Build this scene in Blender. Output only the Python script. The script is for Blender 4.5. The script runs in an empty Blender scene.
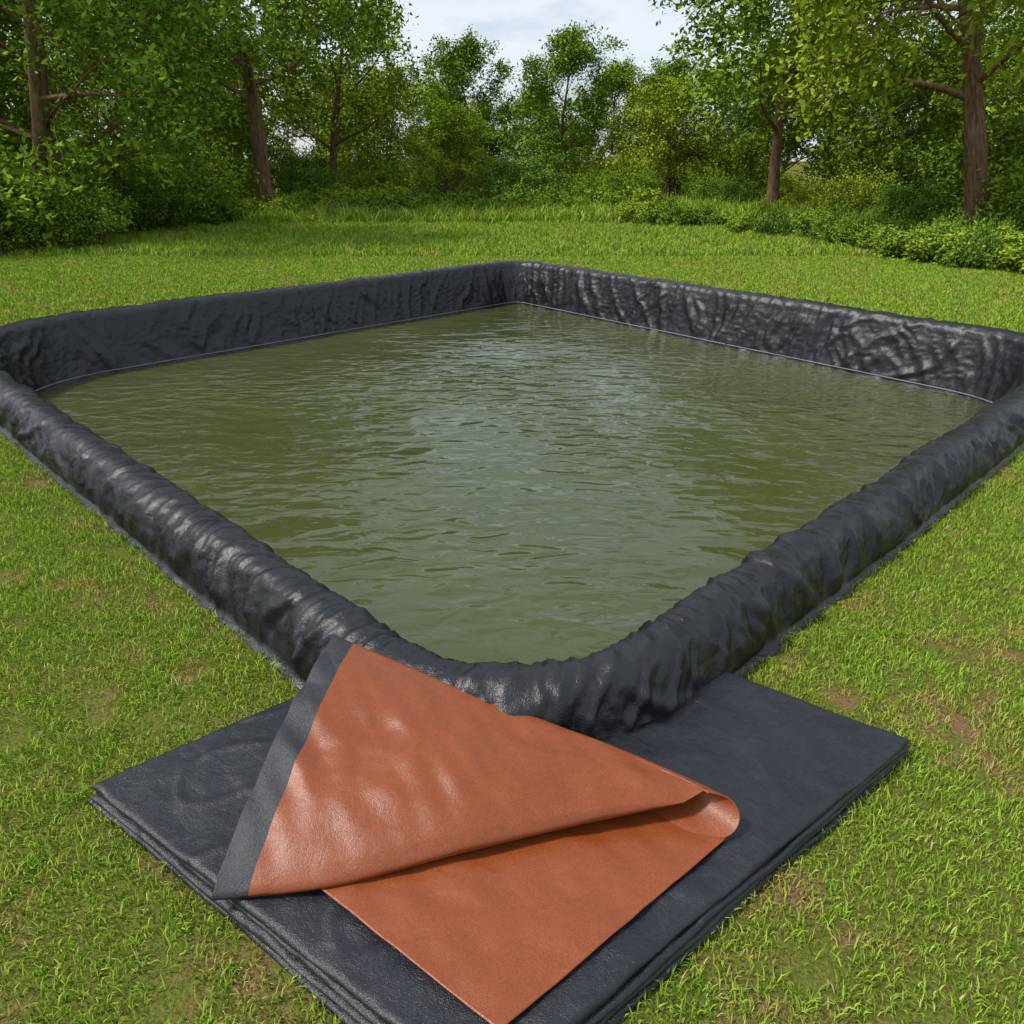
import bpy, math, random
import numpy as np
from mathutils import Vector, noise as mn, Matrix
random.seed(7); np.random.seed(7)
scene=bpy.context.scene
COL=scene.collection
R=math.radians

# ---------------------------------------------------------------- helpers
def link(o,parent=None):
    COL.objects.link(o)
    if parent: o.parent=parent
    return o
def empty(name,loc=(0,0,0)):
    e=bpy.data.objects.new(name,None); e.location=loc; e.empty_display_size=.3
    return link(e)
def mesh_np(name,verts,faces4=None,faces3=None,smooth=False,mat=None):
    me=bpy.data.meshes.new(name)
    verts=np.asarray(verts,dtype=np.float32)
    me.vertices.add(len(verts)); me.vertices.foreach_set('co',verts.ravel())
    loops=[];starts=[];tot=0
    if faces4 is not None and len(faces4):
        f=np.asarray(faces4,dtype=np.int32); loops.append(f.ravel()); starts.append(np.arange(len(f))*4); tot=len(f)*4
    if faces3 is not None and len(faces3):
        f=np.asarray(faces3,dtype=np.int32); loops.append(f.ravel()); starts.append(tot+np.arange(len(f))*3)
    L=np.concatenate(loops).astype(np.int32); S=np.concatenate(starts).astype(np.int32)
    me.loops.add(len(L)); me.loops.foreach_set('vertex_index',L)
    me.polygons.add(len(S)); me.polygons.foreach_set('loop_start',S)
    if smooth: me.polygons.foreach_set('use_smooth',np.ones(len(S),dtype=bool))
    me.update(calc_edges=True); me.validate()
    if mat: me.materials.append(mat)
    return me
def grid_faces(nu,nv,closed_u=False):
    f=[]
    for i in range(nu if closed_u else nu-1):
        for j in range(nv-1):
            a=i*nv+j; b=((i+1)%nu)*nv+j
            f.append((a,b,b+1,a+1))
    return np.array(f,dtype=np.int32)

# ---------------------------------------------------------------- materials
def mat(name):
    m=bpy.data.materials.new(name); m.use_nodes=True
    nt=m.node_tree; nt.nodes.clear()
    out=nt.nodes.new('ShaderNodeOutputMaterial')
    return m,nt,out
def N(nt,t,**kw):
    n=nt.nodes.new(t)
    for k,v in kw.items():
        if k.startswith('_'): setattr(n,k[1:],v)
        else: n.inputs[k.replace('__',' ')].default_value=v
    return n
def ramp(nt,stops,fac):
    r=nt.nodes.new('ShaderNodeValToRGB'); e=r.color_ramp.elements
    while len(e)<len(stops): e.new(.5)
    for el,(p,c) in zip(e,stops):
        el.position=p; el.color=(*c,1) if len(c)==3 else c
    nt.links.new(fac,r.inputs[0]); return r
def noise(nt,scale,detail=4,rough=.55,vec=None,dist=0):
    n=nt.nodes.new('ShaderNodeTexNoise'); n.inputs['Scale'].default_value=scale
    n.inputs['Detail'].default_value=detail; n.inputs['Roughness'].default_value=rough
    n.inputs['Distortion'].default_value=dist
    if vec is not None: nt.links.new(vec,n.inputs['Vector'])
    return n
def mixc(nt,fac,a,b,mode='MIX'):
    m=nt.nodes.new('ShaderNodeMix'); m.data_type='RGBA'; m.blend_type=mode
    for s,i in ((fac,0),(a,6),(b,7)):
        if isinstance(s,bpy.types.NodeSocket): nt.links.new(s,m.inputs[i])
        else: m.inputs[i].default_value=s if i==0 else (*s,1)
    return m.outputs[2]
def bump(nt,h,strength,dist,normal=None):
    b=nt.nodes.new('ShaderNodeBump'); b.inputs['Strength'].default_value=strength; b.inputs['Distance'].default_value=dist
    nt.links.new(h,b.inputs['Height'])
    if normal is not None: nt.links.new(normal,b.inputs['Normal'])
    return b.outputs[0]

def liner_material(name,base,base2,rough,grain=260,gd=.0028,mott=.12,crinkle=.5,cscale=14,spec=.5):
    m,nt,out=mat(name)
    g=N(nt,'ShaderNodeNewGeometry'); P=g.outputs['Position']
    p=N(nt,'ShaderNodeBsdfPrincipled'); p.inputs['Specular IOR Level'].default_value=spec
    n1=noise(nt,2.2,4,.6,P); n2=noise(nt,38,2,.6,P); n3=noise(nt,grain,1.5,.6,P)
    r1=ramp(nt,[(.3,(0,0,0)),(.72,(1,1,1))],n1.outputs[0])
    c=mixc(nt,r1.outputs[0],base,base2)
    r2=ramp(nt,[(.42,(1-mott,)*3),(.62,(1+mott,)*3)],n2.outputs[0])
    c=mixc(nt,1.0,c,r2.outputs[0],'MULTIPLY')
    r3=ramp(nt,[(.40,(.72,)*3),(.60,(1.28,)*3)],n3.outputs[0])
    c=mixc(nt,.6,c,mixc(nt,1.0,c,r3.outputs[0],'MULTIPLY'))
    nt.links.new(c,p.inputs['Base Color'])
    rr=N(nt,'ShaderNodeMapRange'); rr.inputs['To Min'].default_value=rough-.08; rr.inputs['To Max'].default_value=rough+.12
    nt.links.new(n1.outputs[0],rr.inputs[0]); nt.links.new(rr.outputs[0],p.inputs['Roughness'])
    nm=noise(nt,cscale,4,.55,P,dist=.5)
    b1=bump(nt,nm.outputs[0],crinkle,.012)
    b2=bump(nt,n3.outputs[0],.8,gd,b1)
    nt.links.new(b2,p.inputs['Normal'])
    nt.links.new(p.outputs[0],out.inputs[0])
    return m
M_wall=liner_material('black_liner',(.0065,.0075,.009),(.013,.0145,.017),.32,grain=190,gd=.0025,crinkle=.6,cscale=13)
M_tarp=liner_material('charcoal_tarp',(.009,.011,.014),(.017,.020,.025),.34,grain=280,gd=.0025,crinkle=.6)
M_hem=liner_material('grey_hem',(.020,.023,.027),(.029,.033,.038),.48,grain=280)
M_orange=liner_material('terracotta_tarp',(.205,.047,.010),(.255,.062,.015),.34,grain=300,gd=.0012,mott=.04,crinkle=.32,cscale=9)
M_seam=liner_material('weld_seam',(.12,.125,.13),(.20,.205,.21),.45)

def leaf_material(name,dark,mid,light):
    m,nt,out=mat(name)
    g=N(nt,'ShaderNodeNewGeometry'); oi=N(nt,'ShaderNodeObjectInfo')
    r=ramp(nt,[(0,dark),(.5,mid),(1,light)],g.outputs['Random Per Island'])
    tint=ramp(nt,[(0,(.82,.88,.9)),(.5,(1.,1.,1.)),(1,(1.35,1.18,.9))],oi.outputs['Random'])
    c=mixc(nt,1.0,r.outputs[0],tint.outputs[0],'MULTIPLY')
    p=N(nt,'ShaderNodeBsdfDiffuse'); nt.links.new(c,p.inputs[0])
    nt.links.new(p.outputs[0],out.inputs[0])
    return m
M_leaf=leaf_material('tree_leaves',(.120,.200,.022),(.190,.290,.030),(.280,.375,.045))
M_leafy=leaf_material('shrub_leaves_light',(.17,.265,.022),(.24,.335,.030),(.32,.41,.045))
M_leafd=leaf_material('shrub_leaves',(.090,.170,.026),(.145,.245,.034),(.215,.310,.044))

m,nt,out=mat('bark'); M_bark=m
g=N(nt,'ShaderNodeTexCoord'); mp=N(nt,'ShaderNodeMapping'); mp.inputs['Scale'].default_value=(6,6,1.2)
nt.links.new(g.outputs['Object'],mp.inputs[0]); n=noise(nt,2.5,4,.65,mp.outputs[0])
r=ramp(nt,[(.3,(.08,.050,.030)),(.7,(.28,.18,.11))],n.outputs[0])
p=N(nt,'ShaderNodeBsdfDiffuse'); nt.links.new(r.outputs[0],p.inputs[0])
nt.links.new(bump(nt,n.outputs[0],.8,.04),p.inputs['Normal']); nt.links.new(p.outputs[0],out.inputs[0])

def patch_mask(nt,P):
    a=noise(nt,1.9,3,.78,P)
    return ramp(nt,[(.52,(0,0,0)),(.66,(1,1,1))],a.outputs[0]).outputs[0]
def grass_material(name):
    m,nt,out=mat(name)
    g=N(nt,'ShaderNodeNewGeometry'); P=g.outputs['Position']
    r=ramp(nt,[(0,(.125,.230,.020)),(.35,(.210,.350,.028)),(.75,(.295,.435,.042)),(.92,(.38,.475,.075)),(1,(.49,.42,.18))],g.outputs['Random Per Island'])
    pm=patch_mask(nt,P)
    mm=N(nt,'ShaderNodeMath',_operation='MULTIPLY'); mm.inputs[1].default_value=.50; nt.links.new(pm,mm.inputs[0])
    c=mixc(nt,mm.outputs[0],r.outputs[0],(.44,.29,.11))
    p=N(nt,'ShaderNodeBsdfDiffuse'); nt.links.new(c,p.inputs[0])
    nt.links.new(p.outputs[0],out.inputs[0])
    return m
M_grass=grass_material('grass_blades')

m,nt,out=mat('lawn_soil'); M_ground=m
g=N(nt,'ShaderNodeNewGeometry'); P=g.outputs['Position']
n1=noise(nt,75,3,.75,P); r1=ramp(nt,[(.32,(.055,.065,.014)),(.5,(.125,.145,.026)),(.7,(.23,.20,.07))],n1.outputs[0])
r2=ramp(nt,[(.3,(.09,.054,.026)),(.7,(.34,.21,.105))],n1.outputs[0])
c=mixc(nt,patch_mask(nt,P),r1.outputs[0],r2.outputs[0])
p=N(nt,'ShaderNodeBsdfDiffuse')
nt.links.new(c,p.inputs[0]); nt.links.new(bump(nt,n1.outputs[0],1,.015),p.inputs['Normal']); nt.links.new(p.outputs[0],out.inputs[0])

m,nt,out=mat('pond_water'); M_water=m
g=N(nt,'ShaderNodeNewGeometry'); P=g.outputs['Position']
mp=N(nt,'ShaderNodeMapping'); mp.inputs['Scale'].default_value=(1,2.0,1); mp.inputs['Rotation'].default_value=(0,0,.12); nt.links.new(P,mp.inputs[0])
w1=noise(nt,1.5,1,.4,mp.outputs[0],dist=.4); w2=noise(nt,3.3,1.5,.45,mp.outputs[0],dist=.5); w3=noise(nt,.42,1,.5,P)
sx=N(nt,'ShaderNodeSeparateXYZ'); nt.links.new(P,sx.inputs[0])
my=N(nt,'ShaderNodeMapRange'); my.inputs['From Min'].default_value=2.5; my.inputs['From Max'].default_value=7.; my.inputs['To Min'].default_value=.25; my.inputs['To Max'].default_value=1.
nt.links.new(sx.outputs[1],my.inputs[0])
gate=ramp(nt,[(.42,(.25,.25,.25)),(.60,(1,1,1))],w3.outputs[0])
mg=N(nt,'ShaderNodeMath',_operation='MULTIPLY'); nt.links.new(my.outputs[0],mg.inputs[0]); nt.links.new(gate.outputs[0],mg.inputs[1])
mu=N(nt,'ShaderNodeMath',_operation='MULTIPLY'); nt.links.new(w2.outputs[0],mu.inputs[0]); nt.links.new(mg.outputs[0],mu.inputs[1])
b1=bump(nt,w1.outputs[0],.35,.08); b2=bump(nt,mu.outputs[0],1.0,.08,b1)
r=ramp(nt,[(.3,(.050,.062,.018)),(.7,(.066,.079,.025))],w3.outputs[0])
p=N(nt,'ShaderNodeBsdfPrincipled',Roughness=.025,IOR=1.45)
nt.links.new(r.outputs[0],p.inputs['Base Color']); nt.links.new(b2,p.inputs['Normal']); nt.links.new(p.outputs[0],out.inputs[0])

# ---------------------------------------------------------------- pool outline
POLY=[Vector((0.0,2.18)),Vector((5.75,7.80)),Vector((.10,14.75)),Vector((-6.15,8.45))]
RAD=[.62,1.2,.40,1.5]
ZW=-.42
def plane_list():
    out=[]
    for i in range(4):
        a=POLY[i]; b=POLY[(i+1)%4]; t=(b-a).normalized(); n=Vector((t.y,-t.x)); out.append((n.x,n.y,n.dot(a)))
    return np.array(out)
PL=plane_list()
def sd_pool(x,y,r=.7):
    x=np.asarray(x,dtype=float); y=np.asarray(y,dtype=float)
    q=np.stack([PL[i,0]*x+PL[i,1]*y-PL[i,2]+r for i in range(4)],0)
    pos=np.sqrt((np.maximum(q,0)**2).sum(0)); neg=np.minimum(q.max(0),0)
    return pos+neg-r
def path():
    pts=[]; n=4; T=[]
    for i in range(n):
        p=POLY[i]; a=(POLY[i-1]-p).normalized(); b=(POLY[(i+1)%n]-p).normalized()
        ang=a.angle(b); d=RAD[i]/math.tan(ang/2); cen=p+(a+b).normalized()*(RAD[i]/math.sin(ang/2))
        T.append((p+a*d,p+b*d,cen))
    for i in range(n):
        s0,s1,c=T[i]
        a0=math.atan2(s0.y-c.y,s0.x-c.x); a1=math.atan2(s1.y-c.y,s1.x-c.x)
        while a1<a0: a1+=2*math.pi
        L=(a1-a0)*RAD[i]; t=0
        while t<L:
            a=a0+t/RAD[i]; q=Vector((c.x+RAD[i]*math.cos(a),c.y+RAD[i]*math.sin(a)))
            pts.append((q,Vector((math.cos(a),math.sin(a))))); t+=min(.035,max(.007,.004*q.length))
        e=T[(i+1)%n][0]; dv=e-s1; L=dv.length; d=dv.normalized(); nn=Vector((d.y,-d.x)); t=0
        while t<L:
            q=s1+d*t; pts.append((q,nn)); t+=min(.035,max(.009,.004*q.length))
    return pts
PATH=path()
S=[0]
for i in range(1,len(PATH)): S.append(S[-1]+(PATH[i][0]-PATH[i-1][0]).length)
SL=S[-1]

PROF=[(.335,.004),(.318,.010),(.304,.020),(.300,.055),(.290,.115),(.272,.175),(.246,.232),(.208,.280),(.155,.304),(.095,.303),(.045,.284),(.005,.238),(-.020,.16),(-.06,.04),(-.095,-.10),(-.135,-.25),(-.175,-.40),(-.185,-.425),(-.26,-.6),(-.36,-.85)]
def catmull(pts,n):
    P=[Vector(p) for p in pts]; out=[]
    L=[0]
    for i in range(1,len(P)): L.append(L[-1]+(P[i]-P[i-1]).length)
    for k in range(n):
        d=L[-1]*k/(n-1); i=0
        while i<len(P)-2 and L[i+1]<d: i+=1
        t=(d-L[i])/(L[i+1]-L[i])
        p0=P[max(i-1,0)];p1=P[i];p2=P[i+1];p3=P[min(i+2,len(P)-1)]
        out.append(.5*((2*p1)+(p2-p0)*t+(2*p0-5*p1+4*p2-p3)*t*t+(3*p1-p0-3*p2+p3)*t**3))
    return out
NP_=88
prof=catmull(PROF,NP_)
tang=[(prof[min(i+1,NP_-1)]-prof[max(i-1,0)]).normalized() for i in range(NP_)]
pn=[Vector((-t.y,t.x))*-1 for t in tang]
for i in range(NP_):
    c=prof[i]-Vector((.14,-.1))
    if pn[i].dot(c)<0: pn[i]=-pn[i]
def rg(f,k,e=1.6): return max(0.,1-abs(f)*k)**e
def sstep(a,b,x):
    t=max(0.,min(1.,(x-a)/(b-a))); return t*t*(3-2*t)
verts=[]
for i,(q,n) in enumerate(PATH):
    s=S[i]
    big=mn.noise(Vector((s*.55,3.1,0)))*.016
    sag=mn.noise(Vector((s*1.9,9.0,0)))*.009
    lean=.5*math.sin(s*.8)+.35*math.sin(s*2.1)
    for j in range(NP_):
        d,z=prof[j]
        P3=Vector((q.x+n.x*d,q.y+n.y*d,z))
        warp=mn.noise(P3*1.5)*.34+mn.noise(P3*4.0)*.10
        h=max(0.,min(1.,z/.3))
        a1=s*2.6+warp*1.7+lean*z*4.0
        a2=s*6.4+warp*3.0-lean*z*6
        f1=mn.noise(Vector((a1,z*.5,1.7))); f2=mn.noise(Vector((a2,z*.9,5.3))); f3=mn.noise(Vector((s*13+warp*6.+lean*z*9,z*2.0,8.8)))
        side=1-.60*sstep(.22,.30,z)
        if d<.05: side=1-.45*sstep(.05,.2,z)
        if z<-.3: side*=max(0.25,1-(-.3-z)*5)
        base=0 if j<3 else min(1,(j-2)/5)
        disp=(rg(f1,4.2,1.15)*.027+rg(f2,5.0,1.1)*.025+rg(f3,5.2,1.1)*.012+f1*.010-.014)*side*base
        disp-=rg(mn.noise(Vector((a2*.8+4,z*.8,9.3))),9,1.0)*.013*side*base
        c1=mn.noise(Vector((s*10+z*14+warp*7,z*9-s*3,12.1))); disp+=rg(c1,8,1.0)*.0062*base
        c2=mn.noise(Vector((s*17-z*20+warp*9,z*13+s*4,15.1))); disp+=rg(c2,7,1.0)*.0036*base
        disp+=mn.noise(P3*7)*.0025*base+mn.noise(P3*19)*.0012*base
        if z>.15:
            cr=mn.noise(Vector((s*9+(d*8)+warp*3.,d*3,2.2))); disp-=.008*rg(cr,8,1.0)
        dd=d+pn[j].x*disp; zz=z+pn[j].y*disp
        if z>0: zz+=(big+sag)*h
        dd+=mn.noise(Vector((s*.8,1.1,0)))*.02
        if j<3:
            dd+=mn.noise(Vector((s*5,7,j*.2)))*.014; zz=z+.003+abs(mn.noise(Vector((s*6,2,j*.6))))*.014
        verts.append((q.x+n.x*dd,q.y+n.y*dd,zz))
pool=empty('liner_pond')
me=mesh_np('liner_wall',verts,grid_faces(len(PATH),NP_,True),smooth=True,mat=M_wall)
wall=link(bpy.data.objects.new('liner_wall',me),pool)
fl=[(q.x-n.x*.3,q.y-n.y*.3,-.80) for q,n in PATH[::6]]
me=bpy.data.meshes.new('liner_floor'); me.from_pydata(fl,[],[list(range(len(fl)))]); me.materials.append(M_wall)
link(bpy.data.objects.new('liner_floor',me),pool)
jw=min((j for j in range(NP_) if prof[j].x<0),key=lambda j:abs(prof[j].y-(ZW+.035)))
vs=[];K=6
for i in range(0,len(PATH),2):
    q,n=PATH[i]; c=verts[i*NP_+jw]
    for k in range(K):
        a=2*math.pi*k/K; o_=-.004+math.cos(a)*.010
        vs.append((c[0]+n.x*o_,c[1]+n.y*o_,c[2]+math.sin(a)*.009))
nn=len(vs)//K; fs=[]
for i in range(nn):
    for k in range(K):
        fs.append((i*K+k,((i+1)%nn)*K+k,((i+1)%nn)*K+(k+1)%K,i*K+(k+1)%K))
me=mesh_np('weld_seam',vs,fs,smooth=True,mat=M_seam); link(bpy.data.objects.new('weld_seam',me),pool)
wl=[(q.x-n.x*.10,q.y-n.y*.10,ZW) for q,n in PATH[::3]]
me=bpy.data.meshes.new('water'); me.from_pydata(wl,[],[list(range(len(wl)))]); me.materials.append(M_water)
link(bpy.data.objects.new('water',me))

# ---------------------------------------------------------------- ground sheet (with the pit left open)
inner=[(q.x+n.x*.14,q.y+n.y*.14) for q,n in PATH[::8]]
C=(0,8.4); rings=[0,.002,.006,.015,.03,.06,.12,.25,.5,1]; vs=[]
for t in rings:
    for x,y in inner:
        a=math.atan2(y-C[1],x-C[0]); ox=C[0]+600*math.cos(a); oy=C[1]+600*math.sin(a)
        vs.append((x+(ox-x)*t,y+(oy-y)*t,0))
ni=len(inner); fs=[(k*ni+i,(k+1)*ni+i,(k+1)*ni+(i+1)%ni,k*ni+(i+1)%ni) for k in range(len(rings)-1) for i in range(ni)]
me=mesh_np('ground',vs,fs,mat=M_ground); link(bpy.data.objects.new('ground',me))

# ---------------------------------------------------------------- grass
def blades(n,size,h0,h1,w,seed,clump=3.0,thresh=-.25,tuft=.45):
    rs=np.random.RandomState(seed)
    xy=(rs.rand(int(n*1.5),2)-.5)*size
    keep=np.array([mn.noise(Vector((x*clump+seed*7,y*clump,0)))+.6*mn.noise(Vector((x*clump*4,y*clump*4+seed,3)))>thresh+.5*(rs_-.5) for (x,y),rs_ in zip(xy,rs.rand(len(xy)))])
    xy=xy[keep][:n]; n=len(xy)
    hn=np.array([mn.noise(Vector((x*2.3+seed,y*2.3,5)))+.6*mn.noise(Vector((x*8+seed,y*8,5))) for x,y in xy])
    h=(h0+(h1-h0)*rs.rand(n)**1.5)*(1+tuft*hn)
    a=rs.rand(n)*2*np.pi; la=rs.rand(n)*2*np.pi; lean=(.15+.95*rs.rand(n))*h
    ww=w*(.6+.8*rs.rand(n))
    dx,dy=np.cos(a)*ww/2,np.sin(a)*ww/2; lx,ly=np.cos(la)*lean,np.sin(la)*lean
    V=np.zeros((n,5,3))
    V[:,0,0]=xy[:,0]-dx;V[:,0,1]=xy[:,1]-dy; V[:,1,0]=xy[:,0]+dx;V[:,1,1]=xy[:,1]+dy
    V[:,2,0]=xy[:,0]+dx*.8+lx*.35;V[:,2,1]=xy[:,1]+dy*.8+ly*.35;V[:,2,2]=h*.6
    V[:,3,0]=xy[:,0]-dx*.8+lx*.35;V[:,3,1]=xy[:,1]-dy*.8+ly*.35;V[:,3,2]=h*.6
    V[:,4,0]=xy[:,0]+lx;V[:,4,1]=xy[:,1]+ly;V[:,4,2]=h*(1-.3*lean/h)
    V[:,0:2,2]=-.003
    return V
def blade_mesh(name,V):
    n=len(V); b=np.arange(n)*5
    return mesh_np(name,V.reshape(-1,3),np.stack([b,b+1,b+2,b+3],1),np.stack([b+3,b+2,b+4],1),mat=M_grass)
lawn=empty('lawn_grass')
def lay(size,y0,y1,variants,xlim):
    meshes=[blade_mesh('grass_patch',v) for v in variants]
    y=y0+size/2
    while y<y1:
        xm=xlim(y); k=int(xm/size)+1
        for i in range(-k,k+1):
            x=i*size
            g_=np.linspace(-size/2,size/2,7); gx_,gy_=np.meshgrid(x+g_,y+g_)
            s=sd_pool(gx_,gy_)
            if s.max()<.22: continue
            vi=random.randrange(len(variants)); rot=random.randrange(4)
            if s.min()>.34:
                o=bpy.data.objects.new('grass_patch',meshes[vi]); o.location=(x,y,0); o.rotation_euler=(0,0,rot*math.pi/2)
            else:
                V=variants[vi].copy()
                s2=sd_pool(V[:,0,0]+x,V[:,0,1]+y); V=V[s2>.27]
                if not len(V): continue
                o=bpy.data.objects.new('grass_patch',blade_mesh('grass_patch_edge',V)); o.location=(x,y,0)
            link(o,lawn)
        y+=size
NV=[blades(10500,1.04,.016,.042,.0038,s,4.5,-.36) for s in (1,2,3,4,5)]
lay(1.0,0,8,NV,lambda y:.70*y+1.0)
MV=[blades(10000,2.06,.022,.065,.0095,s,2.2,-.45) for s in (11,12,13)]
lay(2.0,8,18,MV,lambda y:.70*y+1.5)
GV=[blades(12000,3.08,.03,.17,.015,s,1.0,-.42,1.0) for s in (31,32,33)]
lay(3.0,18,27,GV,lambda y:.70*y+1.5)
FV=[blades(9000,4.1,.08,.50,.030,s,.8,-.35,1.1) for s in (21,22,23)]
lay(4.0,27,43,FV,lambda y:.70*y+1)

# ---------------------------------------------------------------- trees
def rand_unit(rs):
    v=rs.normal(size=3); return Vector(v/np.linalg.norm(v))
class Plant:
    def __init__(s,seed):
        s.rs=np.random.RandomState(seed); s.v=[]; s.f=[]; s.tips=[]
    def tube(s,pts,rads,k):
        b0=len(s.v)
        for i,(p,r) in enumerate(zip(pts,rads)):
            d=(pts[min(i+1,len(pts)-1)]-pts[max(i-1,0)]).normalized()
            u=d.cross(Vector((.3,1,.1))).normalized(); w=d.cross(u)
            for j in range(k):
                a=2*math.pi*j/k; s.v.append(p+(u*math.cos(a)+w*math.sin(a))*r)
        for i in range(len(pts)-1):
            for j in range(k):
                a=b0+i*k+j; b=b0+i*k+(j+1)%k
                s.f.append((a,b,b+k,a+k))
    def branch(s,p,d,L,r,lev,maxlev,kids,up=.12,wob=.16):
        n=7 if lev==0 else 5; pts=[p.copy()]; rads=[r]; q=p.copy(); d=d.normalized()
        for i in range(n):
            d=(d+rand_unit(s.rs)*wob+Vector((0,0,up))).normalized(); q=q+d*(L/n); pts.append(q.copy())
            rads.append(r*(1-.75*(i+1)/n))
        if lev<3: s.tube(pts,rads,8 if lev==0 else (5 if lev==1 else 3))
        if lev>=maxlev:
            s.tips+=pts[2:]; return pts,rads
        if lev>=maxlev-1: s.tips+=pts[3:]
        nk=kids[lev]
        for c in range(nk):
            t=.2+.8*(c+s.rs.rand())/nk; x=t*n; i=min(int(x),n-1); f=x-i
            cp=pts[i].lerp(pts[i+1],f); dd=(pts[i+1]-pts[i]).normalized()
            side=rand_unit(s.rs); side=(side-dd*side.dot(dd)).normalized()
            nd=(dd*.55+side*.9).normalized()
            s.branch(cp,nd,L*(.42+.2*s.rs.rand())*(1.15-.5*t),max(.006,rads[i]*.5),lev+1,maxlev,kids,up*.8,wob*1.1)
        return pts,rads
def leaves(plant,per,sig,size,name,mt):
    rs=plant.rs; T=np.array([tuple(t) for t in plant.tips])
    keepw=rs.rand(len(T))
    cnt=(per*(.35+1.3*keepw)).astype(int)
    c=np.repeat(T,cnt,axis=0); n=len(c)
    off=rs.normal(size=(n,3))*sig*np.array([1,1,.7]); P=c+off
    P[:,2]=np.maximum(P[:,2],.03)
    nrm=rs.normal(size=(n,3))*.8+np.array([0,0,1.0]); nrm/=np.linalg.norm(nrm,axis=1)[:,None]
    t=np.cross(nrm,rs.normal(size=(n,3))); t/=np.linalg.norm(t,axis=1)[:,None]; b=np.cross(nrm,t)
    sz=(size*(.6+.8*rs.rand(n)))[:,None]
    V=np.zeros((n,4,3)); V[:,0]=P-t*sz*.55; V[:,1]=P+b*sz*.30-nrm*sz*.08; V[:,2]=P+t*sz*.55; V[:,3]=P-b*sz*.30-nrm*sz*.08
    return mesh_np(name,V.reshape(-1,3),np.arange(n*4).reshape(-1,4),mat=mt)
def tree_variant(seed,H,bare,spread,tr,nl,per,sig,leaf,stems=1,lean=0,mt=None,low=.15):
    pl=Plant(seed); rs=pl.rs
    for st in range(stems):
        a0=rs.rand()*6.28+st*2.1
        d=Vector((lean+(.28*math.cos(a0) if stems>1 else 0),(.28*math.sin(a0) if stems>1 else 0),1)).normalized()
        p=Vector((0.15*math.cos(a0)*(stems>1),.15*math.sin(a0)*(stems>1),-.1)); n=10; L=H*.86*(1-.12*st); pts=[p]; rad=[tr*1.35]
        for i in range(n):
            d=(d+rand_unit(rs)*.06+Vector((0,0,.05))).normalized(); pts.append(pts[-1]+d*(L/n)); rad.append(tr*(1-.86*(i+1)/n))
        pl.tube(pts,rad,10)
        pl.tips+=pts[-2:]
        nl_=int(nl/ (1 if stems==1 else stems*.75))
        for c in range(nl_):
            t=bare+(1-bare)*((c+.6*rs.rand())/nl_); x=t*n; i=min(int(x),n-1); cp=pts[i].lerp(pts[i+1],x-i)
            az=c*2.4+rs.rand()*.9; el=low+.95*t+.2*rs.rand()
            if c%3==2: el-=.35
            nd=Vector((math.cos(az)*math.cos(el),math.sin(az)*math.cos(el),math.sin(el)))
            k=(t-bare)/(1-bare); shape=.62+.65*math.sin(math.pi*min(1,.22+.70*k)) - .45*k
            pl.branch(cp,nd,spread*shape*(.8+.35*rs.rand()),rad[i]*.42,1,3,{1:7,2:4},.06 if low>0 else .0,.17)
    wood=mesh_np('trunk',[tuple(v) for v in pl.v],pl.f,smooth=True,mat=M_bark)
    return wood,leaves(pl,per,sig,leaf,'foliage',mt or M_leaf)
def shrub_variant(seed,H,W,stems,per,sig,leaf,mt):
    pl=Plant(seed); rs=pl.rs
    for st in range(stems):
        a=rs.rand()*6.28; r=W*.45*math.sqrt(rs.rand()); tilt=.2+.8*r/W
        d=Vector((math.cos(a)*tilt,math.sin(a)*tilt,1))
        pl.branch(Vector((math.cos(a)*r,math.sin(a)*r,-.03)),d,H*(.7+.45*rs.rand())*(1-.5*r/W),.015+.008*H,1,3,{1:6,2:3},.06,.2)
    for k in range(int(stems*6)):
        a=rs.rand()*6.28; r=W*.5*math.sqrt(rs.rand()); pl.tips.append(Vector((math.cos(a)*r,math.sin(a)*r,H*.28*rs.rand())))
    wood=mesh_np('stems',[tuple(v) for v in pl.v],pl.f,smooth=True,mat=M_bark)
    return wood,leaves(pl,per,sig,leaf,'foliage',mt)
TV=[tree_variant(31,11,.26,4.2,.26,15,11,.28,.19,low=.05),
    tree_variant(32,12,.18,4.6,.22,17,13,.28,.16,stems=2,low=.0),
    tree_variant(33,10,.10,3.6,.18,17,11,.26,.18),
    tree_variant(34,11,.36,4.3,.33,15,14,.28,.16,low=-.02),
    tree_variant(35,9,.06,3.9,.15,17,11,.26,.18,stems=3)]
TV.append((TV[4][0],TV[4][1].copy())); TV[5][1].materials.clear(); TV[5][1].materials.append(M_leafy)
SV=[shrub_variant(51,2.6,3.0,14,8,.19,.12,M_leafd),
    shrub_variant(52,2.2,3.4,16,8,.19,.11,M_leafy),
    shrub_variant(53,3.2,3.0,15,8,.21,.13,M_leaf)]
LV=[shrub_variant(61,.55,1.5,16,5,.07,.07,M_leafd),shrub_variant(62,.6,1.7,18,5,.075,.075,M_leaf)]
def place(name,var,x,y,s=1,rz=None,sz=None,parent=None):
    e=empty(name,(x,y,0)) if parent is None else None
    rz=random.random()*6.28 if rz is None else rz
    for me,nm in zip(var,('trunk','foliage')):
        o=bpy.data.objects.new(nm,me); link(o,e or parent)
        if e is None: o.location=(x,y,0)
        o.rotation_euler=(0,0,rz); o.scale=(s,s,(sz or s))
    return e
CP,SP=math.cos(R(24.6)),math.sin(R(24.6))
def gx(px,Y): return (px-512)/773*(Y*CP+2*SP)   # plan measurements to metres
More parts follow.
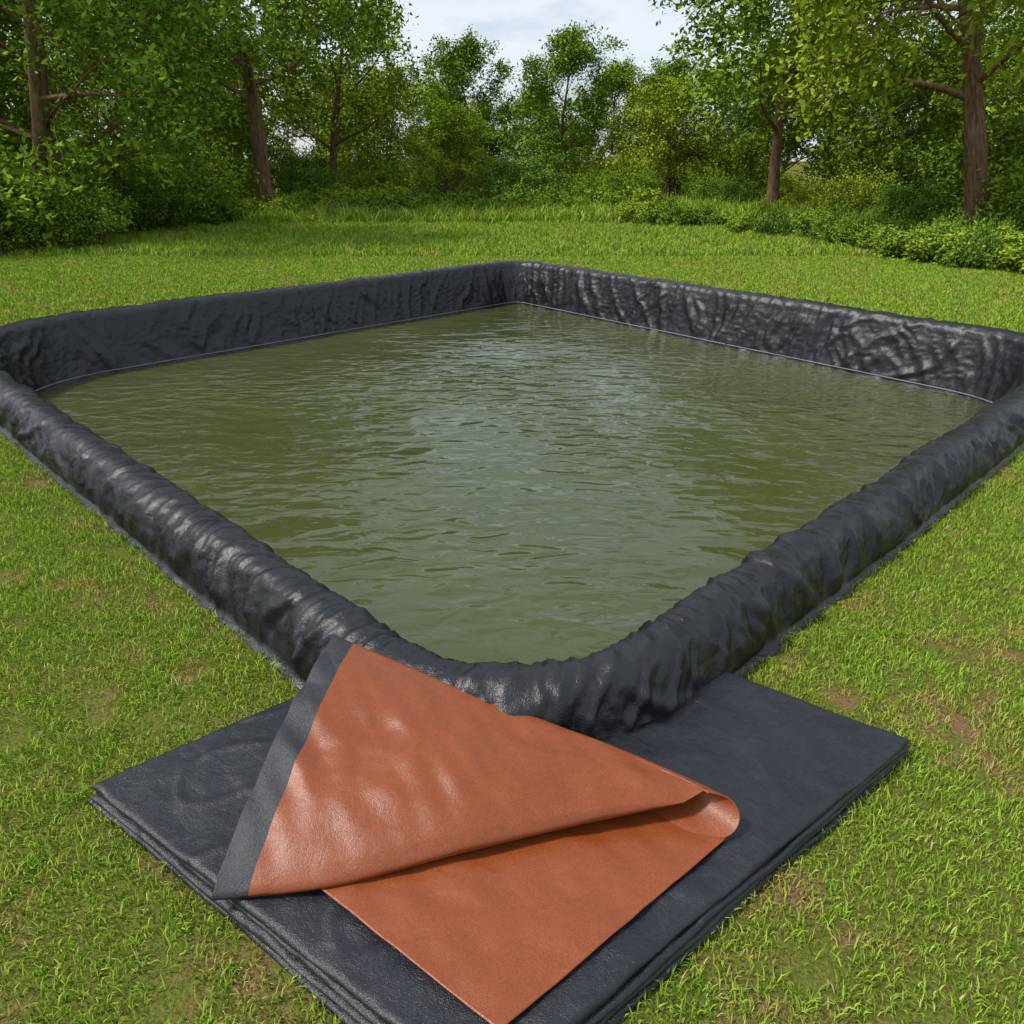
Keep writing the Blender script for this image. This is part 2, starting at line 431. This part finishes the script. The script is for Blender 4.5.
for v,px,Y,s,rz,tilt in [(1,40,21.5,.95,.4,0),(3,268,31,1.05,2.2,0),(5,452,36,.47,1.0,0),(2,475,50,.80,0,0),(2,556,45,.78,2.,0),(4,668,40,.64,3.,0),
                 (0,772,33,1.0,.9,-4),(3,978,21.5,.98,2.3,-17),(0,-70,24,1.0,2.,0),(2,1130,24,1.,5.,0),(1,150,36,.9,1.,0),(4,385,46,.72,2.4,0),(2,610,52,.70,1.,0),
                 (1,870,36,.9,4.,0),(0,335,40,.9,2.6,0)]:
    e=place('deciduous_tree',TV[v],gx(px,Y),Y,s,rz); e.rotation_euler=(0,R(tilt),0)
for v,px,Y,s in [(0,30,18.8,.55),(2,80,20.,.45),(0,-30,18.6,.7),(0,118,23.5,.6),(0,165,25,.55),(2,205,29,.55),(1,375,38.5,.7),
                 (0,532,36,.80),(0,320,36,.6),(2,630,38,.5),(1,600,40,.6),(2,710,37,.5),(0,735,35,.45),(1,815,32,.5),(2,850,28,.5),
                 (0,905,25.5,.5),(1,1070,20,.5),(0,1105,18,.7),(2,890,31,.8),(1,150,28,1.1),(1,100,28,1.2),(2,1010,28,.6)]:
    place('shrub',SV[v],gx(px,Y),Y,s)
gc=empty('ground_cover_plants')
rs=random.Random(5)
for i in range(50):
    t=rs.random()**.7; px=650+t*440; Y=27-t*14+rs.uniform(-.8,3.2)*(.4+t)
    place('',LV[rs.randrange(2)],gx(px,Y),Y,rs.uniform(.35,1.2),parent=gc,sz=rs.uniform(.5,1.3))
for i in range(20):
    t=rs.random(); px=-40+t*340; Y=17.9+t*12+rs.uniform(-.2,2.)
    place('',LV[rs.randrange(2)],gx(px,Y),Y,rs.uniform(.6,1.5),parent=gc,sz=rs.uniform(.5,1.2))
for i in range(20):
    px=rs.uniform(280,780); Y=rs.uniform(30,38)
    place('',LV[rs.randrange(2)],gx(px,Y),Y,rs.uniform(.6,1.6),parent=gc)
wd=empty('background_woodland')
def wood(x,y,s,v=None,sh=False):
    var=(SV if sh else TV); place('',var[rs.randrange(len(var)) if v is None else v],x,y,s,parent=wd)
for k in range(12):
    px=-80+k*108+rs.uniform(-20,20)
    mid=math.exp(-((px-530)/190)**2); Y=50+rs.uniform(-3,6)
    wood(gx(px,Y),Y,1.0-.50*mid,rs.choice([1,2,4,4]))
for k in range(20):
    px=-80+k*62+rs.uniform(-14,14); side=abs(px-520)/520; Y=43-9*side+rs.uniform(-2,5)
    wood(gx(px,Y),Y,rs.uniform(.6,1.2),sh=True)
for k in range(12):
    px=-60+k*100+rs.uniform(-12,12); Y=62+rs.uniform(-3,5)
    wood(gx(px,Y),Y,rs.uniform(.60,.72),rs.choice([2,4]))
for sx_ in (-1,1):
    for k in range(4):
        Y=24+k*5; x=sx_*(gx(1024,Y)+rs.uniform(1,6)); wood(x,Y,rs.uniform(.8,1.1),rs.choice([1,2,4]))
    for k in range(5):
        Y=20+k*4; x=sx_*(gx(1024,Y)+rs.uniform(0,4)); wood(x,Y,rs.uniform(.9,1.4),sh=True)

# ---------------------------------------------------------------- folded tarpaulin
tarp=empty('folded_tarpaulin')
Lc=Vector((-1.415,1.985));Bc=Vector((-.06,1.02));Rc=Vector((1.445,2.207));Tc=Vector((.05,3.22))
def slab(name,z0,th,grow,seed,nu=170):
    cen=(Lc+Bc+Rc+Tc)/4
    cs=[c+(c-cen).normalized()*g for c,g in zip((Lc,Bc,Rc,Tc),grow)]
    def pt(u,v): return cs[0]*(1-u)*(1-v)+cs[1]*u*(1-v)+cs[2]*u*v+cs[3]*(1-u)*v
    def dens(k):
        t=k/(nu-1); return .5-.5*math.cos(math.pi*t)*(.6+.4*abs(math.cos(math.pi*t)))
    top=[];bot=[];ring=th*.9
    for i in range(nu):
        for j in range(nu):
            u=dens(i); v=dens(j)
            p=pt(u,v)
            e=min(u*2.05,(1-u)*2.05,v*1.75,(1-v)*1.75)
            k=math.sqrt(max(0,1-(1-min(e/ring,1))**2))
            ox=mn.noise(Vector((p.x*2.2,p.y*2.2,seed*3.1)))*.012+mn.noise(Vector((p.x*9,p.y*9,seed*3.1)))*.003
            oy=mn.noise(Vector((p.x*2.2+5,p.y*2.2+5,seed*3.1)))*.012+mn.noise(Vector((p.x*9+9,p.y*9,seed*3.1)))*.003
            wr=mn.noise(Vector((p.x*3,p.y*3,seed)))*.008+mn.noise(Vector((p.x*7+p.y*2,p.y*4-p.x*3,seed)))*.006+.005*rg(mn.noise(Vector((p.x*3.5-p.y*1.5,p.y*3+p.x,seed+4))),7,1)+mn.noise(Vector((p.x*16,p.y*11,seed)))*.0024
            edge_w=mn.noise(Vector((p.x*4,p.y*4,seed*2.)))*.003
            top.append((p.x+ox,p.y+oy,z0+th*.5+th*.5*k+wr*k+edge_w)); bot.append((p.x+ox,p.y+oy,z0+th*.5-th*.5*k+edge_w))
    vs=np.array(top+bot); F=grid_faces(nu,nu)
    F=np.concatenate([F[:,::-1],F+nu*nu])
    c=vs[F].mean(1); keep=sd_pool(c[:,0],c[:,1],.62)>.10
    me=mesh_np(name,vs,F[keep],smooth=True,mat=M_tarp)
    return link(bpy.data.objects.new(name,me),tarp)
slab('fold_layer_1',.000,.022,(.03,.05,.018,0),1)
slab('fold_layer_2',.021,.020,(.012,.03,.0,0),2)
slab('fold_layer_3',.040,.021,(-.008,.012,.012,0),3)
slab('fold_layer_4',.060,.026,(.0,-.005,.0,0),4)
ZT=.095
q=[Vector((-.655,1.64)),Vector((-.03,1.163)),Vector((.672,1.752)),Vector((.30,2.02))]
nu=150; vs=[]
for i in range(nu):
    for j in range(nu):
        u=i/(nu-1);v=j/(nu-1); p=q[0]*(1-u)*(1-v)+q[1]*u*(1-v)+q[2]*u*v+q[3]*(1-u)*v
        z=ZT+.008+mn.noise(Vector((p.x*3,p.y*3,0)))*.005+mn.noise(Vector((p.x*9+p.y*3,p.y*5,3)))*.006+mn.noise(Vector((p.x*5+p.y*16,p.y*4-p.x*8,7)))*.0034
        vs.append((p.x,p.y,z))
me=mesh_np('terracotta_lower_face',vs,grid_faces(nu,nu),smooth=True,mat=M_orange)
o=link(bpy.data.objects.new('terracotta_lower_face',me),tarp)
sm=o.modifiers.new('t','SOLIDIFY'); sm.thickness=.004; sm.offset=0
def curve(pts,t):
    P=[Vector(p) for p in pts]; x=t*(len(P)-1); i=min(int(x),len(P)-2); f=x-i
    p0=P[max(i-1,0)];p1=P[i];p2=P[i+1];p3=P[min(i+2,len(P)-1)]
    return .5*((2*p1)+(p2-p0)*f+(2*p0-5*p1+4*p2-p3)*f*f+(3*p1-p0-3*p2+p3)*f**3)
def px3(x,y,z):
    u=(x-512)/773; v=(512-y)/773; t=(2-z)/(SP-v*CP); return (u*t,(CP+v*SP)*t,z)
Fc=[px3(212,898,.105),px3(330,884,.125),px3(450,853,.145),px3(560,826,.160),px3(635,810,.172),px3(684,802,.182)]
Uc=[px3(332,641,.325),px3(440,687,.275),px3(530,722,.215),px3(610,752,.180),px3(668,775,.182),px3(706,792,.190)]
Ec=[px3(706,792,.202),px3(728,798,.188),px3(739,812,.158),px3(737,828,.125),px3(722,838,.106),px3(690,832,.103),px3(640,818,.094)]
ns,nw=200,140; vs=[]; ih=18
for i in range(ns):
    for j in range(nw):
        w=j/(nw-1); hb=.080-.034*min(1,w/.8)
        s=hb*i/ih if i<=ih else hb+(1-hb)*(i-ih)/(ns-1-ih)
        F=curve(Fc,s); U=curve(Uc,s); D=(U-F); hd=Vector((D.x,D.y,0)).normalized()
        kx=max(0,(s-.70)/.30); kx=kx*kx*(3-2*kx)
        rr=.020*(1-s)+.028
        if w<.08:
            k=1-w/.08; p=F+hd*(.014*k*k*(1-kx))+Vector((0,0,-.022*k*(1-kx)))
        elif w<.68:
            k=(w-.08)/.60; p=F.lerp(U,k)
            bulge=(.050*(1-s)+.02*(1-kx))*math.sin(math.pi*k)**.9*(1-.3*k)
            p=p+Vector((0,0,bulge+.012*math.sqrt(min(1,k/.08))*(1-kx)+.012*kx*k))
        else:
            k=(w-.68)/.32; a=k*math.pi
            rz=max(.014,min((U.z+.012-ZT-.010)/2,.034))
            p=U+Vector((0,0,.012-rz+rz*math.cos(a)))+hd*(math.sin(a)*rr-max(0,k-.5)*.10)
            E=curve(Ec,k); z_=E.z; E=E+(U-Vector(Uc[-1])); E.z=z_
            p=p.lerp(E,kx)
        e=math.sin(math.pi*min(1,max(0,w/.80)))*(1-.8*kx)
        wr=mn.noise(Vector((p.x*3+2,p.y*3,1)))*.018
        wr+=mn.noise(Vector(((p.x+p.y*.6)*12,(p.y-p.x*.6)*3.5,2)))*.0125*(1.15-s*.8)
        wr+=mn.noise(Vector(((p.x*.4+p.y)*9,(p.x-p.y)*2.0,6)))*.009
        wr+=mn.noise(Vector(((p.x*.2+p.y)*26,(p.x-p.y)*7.0,9)))*.0018
        p=p+Vector((0,0,wr*e))
        vs.append(tuple(p))
F4=grid_faces(ns,nw)
me=mesh_np('turned_back_flap',vs,F4,smooth=True,mat=M_orange); me.materials.append(M_hem)
mi=np.array([1 if k//(nw-1)<ih else 0 for k in range(len(F4))],dtype=np.int32)
me.polygons.foreach_set('material_index',mi)
o=link(bpy.data.objects.new('turned_back_flap',me),tarp)
sm=o.modifiers.new('t','SOLIDIFY'); sm.thickness=.005; sm.offset=0

# ---------------------------------------------------------------- light
az_dir=Vector((-.85,-.15)).normalized(); EL=R(55)
sdir=Vector((az_dir.x*math.cos(EL),az_dir.y*math.cos(EL),math.sin(EL)))
sun=bpy.data.lights.new('sun','SUN'); sun.energy=3.5; sun.angle=R(8); sun.color=(1,.96,.90)
so=link(bpy.data.objects.new('sun',sun)); so.rotation_euler=(-sdir).to_track_quat('-Z','Y').to_euler()
w=bpy.data.worlds.new('World'); scene.world=w; w.use_nodes=True; nt=w.node_tree; nt.nodes.clear()
sky=nt.nodes.new('ShaderNodeTexSky'); sky.sky_type='NISHITA'; sky.sun_disc=False; sky.sun_elevation=EL
sky.sun_rotation=math.atan2(sdir.x,sdir.y); sky.dust_density=1.5; sky.air_density=1.0
tc=nt.nodes.new('ShaderNodeTexCoord'); mp=nt.nodes.new('ShaderNodeMapping'); mp.inputs['Scale'].default_value=(1,1,2.6)
nt.links.new(tc.outputs['Generated'],mp.inputs[0])
cn=noise(nt,4.0,5,.58,mp.outputs[0])
cr=ramp(nt,[(.36,(.12,.12,.12)),(.56,(.92,.92,.92))],cn.outputs[0])
cc=ramp(nt,[(.44,(7.4,7.6,7.9)),(.66,(4.6,5.1,5.9))],cn.outputs[0])
c=mixc(nt,cr.outputs[0],sky.outputs[0],cc.outputs[0])
bg=nt.nodes.new('ShaderNodeBackground'); bg.inputs[1].default_value=.148
nt.links.new(c,bg.inputs[0]); wo=nt.nodes.new('ShaderNodeOutputWorld'); nt.links.new(bg.outputs[0],wo.inputs[0])

# ---------------------------------------------------------------- camera
cam=bpy.data.cameras.new('camera'); cam.lens=27.18; cam.sensor_width=36; cam.clip_start=.05; cam.clip_end=2000
co=link(bpy.data.objects.new('camera',cam)); co.location=(0,0,2); co.rotation_euler=(R(90-24.6),0,0)
scene.camera=co
scene.view_settings.view_transform='Standard'; scene.view_settings.look='None'; scene.view_settings.exposure=0
